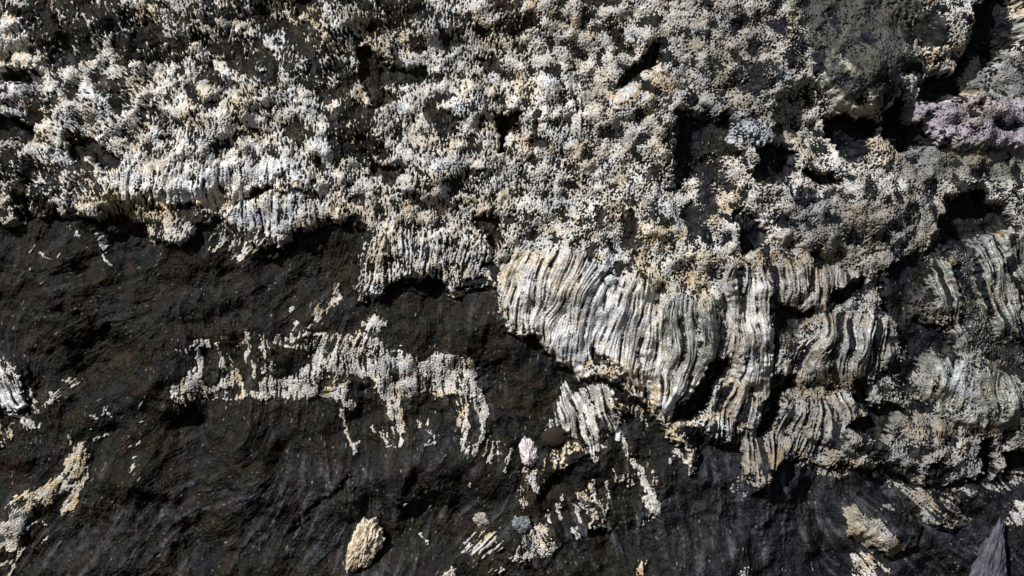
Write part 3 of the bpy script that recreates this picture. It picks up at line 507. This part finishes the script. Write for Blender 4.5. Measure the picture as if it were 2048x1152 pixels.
# direction in which mineral has run (dx, dy down the picture)
FLOW = [(0, 0, .2, 1), (200, 220, .8, .7), (120, 260, .6, .8), (450, 200, .2, 1), (620, 330, .1, 1), (350, 360, -.1, 1), (560, 430, 0, 1), (800, 520, -.05, 1), (720, 580, -.3, 1), (650, 600, -.45, 1),
        (720, 120, .3, 1), (900, 220, .1, 1), (1050, 130, -.1, 1), (1030, 560, -.35, 1), (1040, 620, -.1, 1), (1120, 560, -.5, 1), (1150, 640, -.25, 1), (1220, 600, -.4, 1), (1230, 700, -.22, 1), (1290, 640, -.2, 1), (1320, 760, -.1, 1),
        (1350, 650, .1, 1), (1400, 640, .15, 1), (1410, 700, -.3, 1), (1370, 780, -.7, 1), (1500, 600, .05, 1), (1520, 700, .2, 1), (1545, 760, 0, 1), (1600, 570, .05, 1), (1600, 700, -.7, 1), (1680, 700, -.3, 1), (1750, 700, -.1, 1),
        (1460, 760, -.6, .8), (1500, 780, .3, 1), (1520, 800, -.6, .9), (1650, 790, .9, .5), (1600, 850, -.6, .8), (1660, 850, -.4, 1), (1500, 930, .05, 1), (1430, 860, 0, 1), (1880, 560, .25, 1), (2000, 560, .3, 1), (1960, 620, .4, 1), (1900, 780, -.2, 1), (1980, 800, .1, 1),
        (1120, 820, .12, 1), (1150, 800, .55, 1), (1190, 790, .75, 1), (1215, 790, .5, 1), (1180, 860, .25, 1), (1230, 860, .05, 1), (1110, 900, -.5, 1), (420, 720, .1, 1), (500, 720, 0, 1), (620, 790, -.1, 1), (850, 750, 0, 1), (940, 830, .2, 1), (780, 840, .1, 1),
        (100, 980, -.8, .8), (30, 1070, -.6, 1), (170, 920, -.2, 1), (30, 790, .35, 1), (420, 990, -1, .3), (330, 1080, -.5, .6), (560, 560, -.9, .5), (700, 950, 0, 1), (540, 1090, -.4, .8), (1000, 1090, -.8, .7), (1080, 1080, .6, .8), (1300, 1000, .2, 1), (1400, 950, 0, 1),
        (1750, 1070, .8, .7), (1900, 1030, .9, .7), (200, 600, -1, .3), (150, 700, -.8, .6), (900, 900, -.7, .7), (1500, 1100, 0, 1), (1900, 240, 1, .35), (1160, 1000, .5, 1), (250, 900, -.7, .7), (640, 1080, -.5, .8)]
step_c = 8
cx = gx[::step_c]; cy = gy[::step_c]
ax = np.zeros((len(cy), len(cx))); ay = ax + 0.0; aw = ax + 1e-9
for (fx, fy, dx, dy) in FLOW:
    L = math.hypot(dx, dy); k = np.exp(-(((cx[None, :] - fx) / 52) ** 2 + ((cy[:, None] - fy) / 60) ** 2)) + 1e-3 * np.exp(-(((cx[None, :] - fx) / 250) ** 2 + ((cy[:, None] - fy) / 250) ** 2))
    ax += k * dx / L; ay += k * dy / L; aw += k
ax += 3e-5 * 0; ay += 3e-5
ang = np.arctan2(ay, ax)
ang = np.repeat(np.repeat(ang, step_c, 0), step_c, 1)[:NY, :NX].astype(np.float32)
DX = blur(np.cos(ang), 10); DY = blur(np.sin(ang), 10)
wob = band(90) * .13 + band(30) * .04
n_ = np.sqrt(DX ** 2 + DY ** 2) + 1e-6; DX, DY = DX / n_, DY / n_
DX, DY = (DX * np.cos(wob) - DY * np.sin(wob)).astype(np.float32), (DX * np.sin(wob) + DY * np.cos(wob)).astype(np.float32)

def lic(N, Lpx, n):
    """smear the noise N along the run direction; Lpx = half length per cell (array or number)"""
    st_ = (Lpx / n / CS) * np.ones((NY, NX), np.float32)
    acc = N.copy(); J, I = np.meshgrid(np.arange(NY, dtype=np.float32), np.arange(NX, dtype=np.float32), indexing='ij')
    for sg in (1, -1):
        x = I.copy(); y = J.copy()
        for k in range(n):
            ii = x.astype(np.int32) % NX; jj = y.astype(np.int32) % NY
            x += sg * DX[jj, ii] * st_; y += sg * DY[jj, ii] * st_
            ii = np.rint(x).astype(np.int32) % NX; jj = np.rint(y).astype(np.int32) % NY
            acc += N[jj, ii] * (1 - .5 * k / n)
    m = blur(acc, 14); acc -= m; s = np.sqrt(blur(acc * acc, 22)) + 1e-6
    return (acc / s).astype(np.float32)

leftness = sstep(1500, 600, gx[None, :]) * np.ones((NY, 1), np.float32)
pop_f = band(5.5, .5); pop_m = band(52, .6); pop_b = pl(1.6, 14, 90)
rdg = lic(.62 - np.abs(pl(.2, 4.4, 13)), 1.0 + 2.6 * leftness, 4)
popn = .78 * lic(pl(.25, 3.9, 22), 1.0 + 2.6 * leftness, 4) + .55 * rdg + .58 * pop_m + .12 * pop_f + .16 * pop_b
popn_f = .8 * pl(.3, 3.8, 20) + .45 * (.62 - np.abs(pl(.2, 5, 12))) * 2 + .45 * pop_m + .2 * pop_b
popn /= popn.std(); popn = popn * (1 - FNf) + popn_f / popn_f.std() * FNf
popn = (popn - popn.mean()) / popn.std()
rib_a = lic(pl(.5, 4.2, 14), 26, 20); rib_b = lic(pl(.9, 6.5, 30), 30, 16); rib_l = lic(pl(.9, 12, 44), 64, 20); rib_c = lic(band(5, .35), 26, 18)
lump = pl(1.5, 8, 60)
ribn = .50 * rib_a + .66 * rib_b + .26 * rib_l + .12 * pop_f + .34 * lump; ribn /= ribn.std()
Rn = np.maximum(Rf, .55 * THf)
N = popn * (1 - Rn) + ribn * Rn
N /= np.sqrt((1 - Rn) ** 2 + Rn ** 2)

# threshold for a wished cover fraction (inverse normal, rational approximation)
c_ = np.clip(Cf, 0.004, 0.996)
q = np.minimum(c_, 1 - c_); tt = np.sqrt(-2 * np.log(q)); z = tt - (2.30753 + .27061 * tt) / (1 + .99229 * tt + .04481 * tt * tt)
T = np.where(c_ > .5, -z, z).astype(np.float32)
T = np.where(Cf < .09, 6.0, T)
E = N - T
amp = 3.3 * (1 - .3 * FNf) * (1 - Rf) + 2.8 * Rf
amp = amp * (1 - .45 * THf)
sat = 1.25 * (1 - Rf) + 2.2 * Rf
crust_up = np.where(E > 0, 1.45 * (1 - np.exp(-E * sat)), 1.5 * np.maximum(E, -1.4)) * amp
crust_up += (.42 * pop_f + .30 * pl(.3, 3, 9)) * (E > -.2) * (1 - .55 * Rf)
crevice = np.clip(-1.2 - rib_b, 0, 1.2) * (1 - .55 * sstep(1290, 1420, gx[None, :]))
fold = lic(pl(1.3, 30, 110), 60, 12) * sstep(1250, 1450, gx[None, :])
crust_up += Rf * (.62 * rib_a + .40 * np.clip(rib_b, -1.5, 2) + .45 * np.clip(rib_l, -1.3, 1.5) + .22 * rib_c + 1.5 * np.clip(lic(band(44, .6), 50, 10), -1.5, 1.5) - 4.5 * crevice + 4 * fold) * (E > 0)
crust_up += (1 - Rf) * (1 - .7 * THf) * (1.0 * pop_m + 2.2 * pop_b) * (E > 0)

b200 = band(230); b80 = band(85); b30 = band(34)
fib = lic(band(8), 10, 6); strata = lic(pl(1.2, 9, 60), 40, 12)
wall_h = Hf + 10 * b200 + 3.6 * b80 + 1.1 * b30 + .25 * fib + .6 * strata + .7 * pl(1.1, 4, 40)
tilt = 40 * sstep(1300, 2300, gx[None, :]) * np.ones((NY, 1), np.float32)
wall_h = (wall_h - tilt).astype(np.float32)
crust_h = (Hf - tilt + 10 * b200 + 3.6 * b80 + 1.1 * b30 + crust_up).astype(np.float32)

# ------------------------------------------------------------------ colour of the minerals, some light and shade painted in
def mix(a, b, t): return a * (1 - t[..., None]) + np.array(b, np.float32) * t[..., None]
edge = np.clip(4 * blur(Cf, 9) * (1 - blur(Cf, 9)), 0, 1)
rust = np.clip(RUf * (.6 + .35 * pl(1, 12, 60)) + np.clip(pl(1.2, 16, 80) * .5 - .35, 0, 1) * .8 * edge + np.clip(.02 + pl(1.3, 30, 240) * .30, 0, .5), 0, 1) * (.8 + .25 * pop_f).clip(.3, 1.2)
streak = Rf * (.17 * rib_a + .15 * rib_b) + (1 - Rf) * .14 * N
spk = np.clip(.48 + .20 * pop_f + .14 * pl(.8, 5, 40) + .12 * band(90) + streak, .12, 1.1)
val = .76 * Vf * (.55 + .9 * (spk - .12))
crust_col = np.ones((NY, NX, 3), np.float32) * np.array([1.0, .968, .91], np.float32)
crust_col = mix(crust_col, [.86, .95, 1.16], np.clip(BLf * .8 + np.clip(pl(1.2, 25, 200) * .22 - .02, 0, .35), 0, 1))
crust_col = mix(crust_col, [.96, .86, 1.02], np.clip(PUf, 0, 1)); crust_col = mix(crust_col, [.80, .90, .78], np.clip(OLf, 0, 1))
crust_col = mix(crust_col, [1.0, .72, .34], rust * .85)
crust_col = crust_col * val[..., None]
low = sstep(.42, -.30, E)[..., None]                     # thin mineral fades into the dark rock; soft shadow edges painted as that fade
rock_col = np.ones((NY, NX, 3), np.float32) * np.array([.0078, .0080, .0046], np.float32)  # dark rock tone, with shade of the lower wall put into the colour
brown = np.clip(pl(1.2, 20, 160) * .6 + .35, 0, 1) * sstep(1500, 1000, gx[None, :] * np.ones((NY, 1)))
rock_col = mix(rock_col, [.0125, .0078, .0034], brown.astype(np.float32)); rock_col = mix(rock_col, [.0055, .0065, .0098], np.clip(band(150) * .3 + sstep(1200, 1500, gx[None, :] * np.ones((NY, 1))) * .8, 0, 1).astype(np.float32))
film_penumbra = np.clip(blur(Cf, 14) * 1.3 - .1, 0, 1) * np.clip(.35 + .5 * pl(1.1, 5, 50) + .4 * strata, 0, 1) * .55 * (Cf < .35)  # mineral stain round the crust, doubling as soft edge of the painted shade
rock_col = mix(rock_col, [.085, .08, .07], film_penumbra.astype(np.float32))
rock_col = mix(rock_col, [.030, .031, .036], np.clip(WDf * (.8 + .3 * pl(1, 8, 60) + .3 * strata) + (.16 + .34 * sstep(900, 1050, gy[:, None])) * np.clip(strata - .3, 0, 2) * (.6 + .5 * pl(1.2, 40, 300)).clip(0, 1.5), 0, 1))
rock_col *= (1 + .35 * pl(.8, 4, 40) + .18 * strata)[..., None].clip(.3, 2.4)
flk = np.clip((lic(pl(.4, 3.5, 14), 4, 3) + .35 * pop_m - 2.3) * 1.4, 0, 1)      # tiny flecks of mineral on the dark rock
rock_col = mix(rock_col, [.20, .19, .17], flk * .85)
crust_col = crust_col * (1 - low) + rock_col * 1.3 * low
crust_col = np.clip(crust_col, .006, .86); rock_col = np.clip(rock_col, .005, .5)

# ------------------------------------------------------------------ materials
def rock_material(name, rough, spec, bump, grain, coat=0.0):
    m = bpy.data.materials.new(name); m.use_nodes = True; t = m.node_tree; b = t.nodes['Principled BSDF']
    at = t.nodes.new('ShaderNodeAttribute'); at.attribute_name = 'mineral'
    tc = t.nodes.new('ShaderNodeTexCoord')
    n1 = t.nodes.new('ShaderNodeTexNoise'); n1.inputs['Scale'].default_value = grain; n1.inputs['Detail'].default_value = 6; n1.inputs['Roughness'].default_value = .65
    t.links.new(tc.outputs['Object'], n1.inputs['Vector'])
    r = t.nodes.new('ShaderNodeMapRange'); r.inputs[1].default_value = .25; r.inputs[2].default_value = .75; r.inputs[3].default_value = .62; r.inputs[4].default_value = 1.35
    t.links.new(n1.outputs['Fac'], r.inputs[0])
    mx = t.nodes.new('ShaderNodeVectorMath'); mx.operation = 'SCALE'
    t.links.new(at.outputs['Color'], mx.inputs[0]); t.links.new(r.outputs[0], mx.inputs['Scale']); t.links.new(mx.outputs[0], b.inputs['Base Color'])
    n2 = t.nodes.new('ShaderNodeTexNoise'); n2.inputs['Scale'].default_value = grain * 1.7; n2.inputs['Detail'].default_value = 5
    t.links.new(tc.outputs['Object'], n2.inputs['Vector'])
    bp = t.nodes.new('ShaderNodeBump'); bp.inputs['Strength'].default_value = bump; bp.inputs['Distance'].default_value = .003
    t.links.new(n2.outputs['Fac'], bp.inputs['Height']); t.links.new(bp.outputs[0], b.inputs['Normal'])
    r2 = t.nodes.new('ShaderNodeMapRange'); r2.inputs[1].default_value = .3; r2.inputs[2].default_value = .7; r2.inputs[3].default_value = rough - .15; r2.inputs[4].default_value = rough + .15
    t.links.new(n2.outputs['Fac'], r2.inputs[0]); t.links.new(r2.outputs[0], b.inputs['Roughness'])
    b.inputs['Specular IOR Level'].default_value = spec
    return m
M_rock = rock_material('dark_wet_rock', .5, .10, .9, 240)
M_crust = rock_material('mineral_crust', .6, .35, .5, 330)
M_flow = rock_material('flowstone', .34, .55, .35, 300)
M_stone = rock_material('pale_stone', .6, .35, .8, 160)

def sheet(name, hgt, col, keep, mat, parent=None):
    """mesh of the cells in keep, with the given height and mineral colour"""
    kv = np.zeros((NY, NX), bool)
    kv[:-1, :-1] |= keep; kv[1:, :-1] |= keep; kv[:-1, 1:] |= keep; kv[1:, 1:] |= keep
    idx = np.full((NY, NX), -1, np.int32); nv = int(kv.sum()); idx[kv] = np.arange(nv)
    jj, ii = np.nonzero(kv)
    co = np.empty((nv, 3), np.float32)
    co[:, 0] = (gx[ii] - 1024) * S; co[:, 1] = -hgt[jj, ii] * S; co[:, 2] = (576 - gy[jj]) * S
    a, b = np.nonzero(keep)
    f = np.stack([idx[a, b], idx[a + 1, b], idx[a + 1, b + 1], idx[a, b + 1]], 1).astype(np.int32)
    me = bpy.data.meshes.new(name); nf = len(f)
    me.vertices.add(nv); me.vertices.foreach_set('co', co.ravel())
    me.loops.add(nf * 4); me.loops.foreach_set('vertex_index', f.ravel())
    me.polygons.add(nf); me.polygons.foreach_set('loop_start', np.arange(nf, dtype=np.int32) * 4)
    me.polygons.foreach_set('use_smooth', np.ones(nf, bool))
    ca = me.color_attributes.new('mineral', 'FLOAT_COLOR', 'POINT')
    c4 = np.ones((nv, 4), np.float32); c4[:, :3] = col[jj, ii]; ca.data.foreach_set('color', c4.ravel())
    me.update(); me.materials.append(mat)
    o = bpy.data.objects.new(name, me); scn.collection.objects.link(o)
    if parent: o.parent = parent
    return o

# ------------------------------------------------------------------ the rock wall, then each piece of crust
full = np.ones((NY - 1, NX - 1), bool)
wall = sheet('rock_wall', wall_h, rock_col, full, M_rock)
wall['label'] = 'dark olive black rock face filling the view behind the pale crusts'; wall['kind'] = 'structure'

vis = (crust_h > wall_h - 1.2) & (Cf > .015)
kf = vis[:-1, :-1] | vis[1:, :-1] | vis[:-1, 1:] | vis[1:, 1:]
Gc = Gf[:-1, :-1]
for i, (label, name, cat, group) in REGS.items():
    k = kf & (Gc == i)
    if k.sum() < 20: continue
    if DEBUG:
        kc = np.zeros((NY // 5 + 1, NX // 5 + 1), bool); jj, ii = np.nonzero(k); kc[jj // 5, ii // 5] = True
        cells = set(zip(*np.nonzero(kc))); comps = []
        while cells:
            st0 = [cells.pop()]; comp = [st0[0]]
            while st0:
                y0, x0 = st0.pop()
                for dy in (-1, 0, 1):
                    for dx in (-1, 0, 1):
                        q_ = (y0 + dy, x0 + dx)
                        if q_ in cells: cells.remove(q_); st0.append(q_); comp.append(q_)
            comps.append(comp)
        comps.sort(key=len, reverse=True)
        print('REG', i, [(len(c), int(X0 + 5 * CS * np.mean([p[1] for p in c])), int(Y0 + 5 * CS * np.mean([p[0] for p in c]))) for c in comps[:40]])
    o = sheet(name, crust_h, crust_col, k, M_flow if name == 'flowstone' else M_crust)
    o['label'] = label; o['category'] = cat
    if group: o['group'] = group

# ------------------------------------------------------------------ loose stones
def height_at(x, y):
    return float(wall_h[int((y - Y0) / CS), int((x - X0) / CS)])
def stone(name, label, x, y, rx, ry, rz, rot, col, col2, rough=.16, seed=0, sub=6, taper=0.0, out=.45, mat=M_stone, pits=.25):
    import bmesh
    bm = bmesh.new(); bmesh.ops.create_icosphere(bm, subdivisions=sub, radius=1)
    c, s_ = math.cos(math.radians(rot)), math.sin(math.radians(rot)); o3 = Vector((seed * 3.1, seed * 1.7, 5.0)); cols = []
    for v in bm.verts:
        p = v.co.copy()
        d = 1 + rough * mnoise.fractal(p * 1.3 + o3, 1, 2, 3) + rough * .35 * mnoise.fractal(p * 5 + o3, .8, 2, 4)
        pit_ = mnoise.noise(p * 7 + o3); pit2 = mnoise.noise(p * 15 + o3)
        d -= pits * .18 * max(0, pit_ - .1) + pits * .10 * max(0, pit2)
        p *= d
        wz = 1 - taper * (p.z * .5 + .5)
        q = Vector((p.x * rx * wz, p.y * rz * wz, p.z * ry))
        v.co = Vector((q.x * c + q.z * s_, q.y, -q.x * s_ + q.z * c)) * S
        k = min(1, max(0, .5 + .9 * mnoise.fractal(p * 3 + o3, 1, 2, 3))); g = 1 - .5 * max(0, pit_)
        cols += [(col[0] * (1 - k) + col2[0] * k) * g, (col[1] * (1 - k) + col2[1] * k) * g, (col[2] * (1 - k) + col2[2] * k) * g, 1]
    me = bpy.data.meshes.new(name); bm.to_mesh(me); bm.free()
    ca = me.color_attributes.new('mineral', 'FLOAT_COLOR', 'POINT'); ca.data.foreach_set('color', cols)
    me.polygons.foreach_set('use_smooth', [True] * len(me.polygons)); me.materials.append(mat)
    o = bpy.data.objects.new(name, me); scn.collection.objects.link(o)
    o.location = ((x - 1024) * S, -(height_at(x, y) + rz * out) * S, (576 - y) * S)
    o['label'] = label; o['category'] = 'stone'
    return o
stone('stone', 'white pitted egg shaped stone stuck on the dark rock near the small ribbed fan', 1056, 904, 18, 29, 16, -8, (.70, .64, .65), (.36, .33, .33), rough=.26, seed=1, taper=.12, pits=.7)
stone('stone', 'tan and white knobbly oval stone in the dark rock near the bottom edge', 728, 1087, 26, 54, 20, 22, (.60, .53, .43), (.24, .17, .09), rough=.34, seed=2, pits=1.8, taper=-.1)
stone('stone', 'pointed grey blue rock spike at the bottom right corner', 1984, 1146, 46, 98, 34, 13, (.11, .11, .135), (.035, .035, .045), rough=.38, seed=3, taper=.62, out=.35, mat=M_rock, pits=.5)
stone('stone', 'small round grey white nodule in a dark socket on the flowstone', 1218, 560, 12, 10, 9, 0, (.55, .56, .58), (.35, .35, .36), rough=.3, seed=4, sub=5, out=.9)
stone('stone', 'smooth striped white pebble beside a grey pebble near the bottom', 964, 1040, 19, 14, 9, 24, (.40, .37, .33), (.03, .03, .028), rough=.35, seed=5, sub=5, out=.1)
stone('stone', 'bluish grey pebble with a white face right of the striped pebble', 1042, 1046, 21, 16, 10, 10, (.03, .036, .036), (.20, .22, .23), rough=.35, seed=6, sub=5, out=.1)
stone('stone', 'flat dark brown oval lump between the white stone and the ribbed fan', 1110, 872, 27, 20, 10, -18, (.018, .014, .010), (.03, .022, .014), rough=.08, seed=7, sub=5, mat=M_rock, out=.3)  # flat dark oval to the right of the white stone
print('verts', sum(len(o.data.vertices) for o in scn.objects if o.type == 'MESH'))
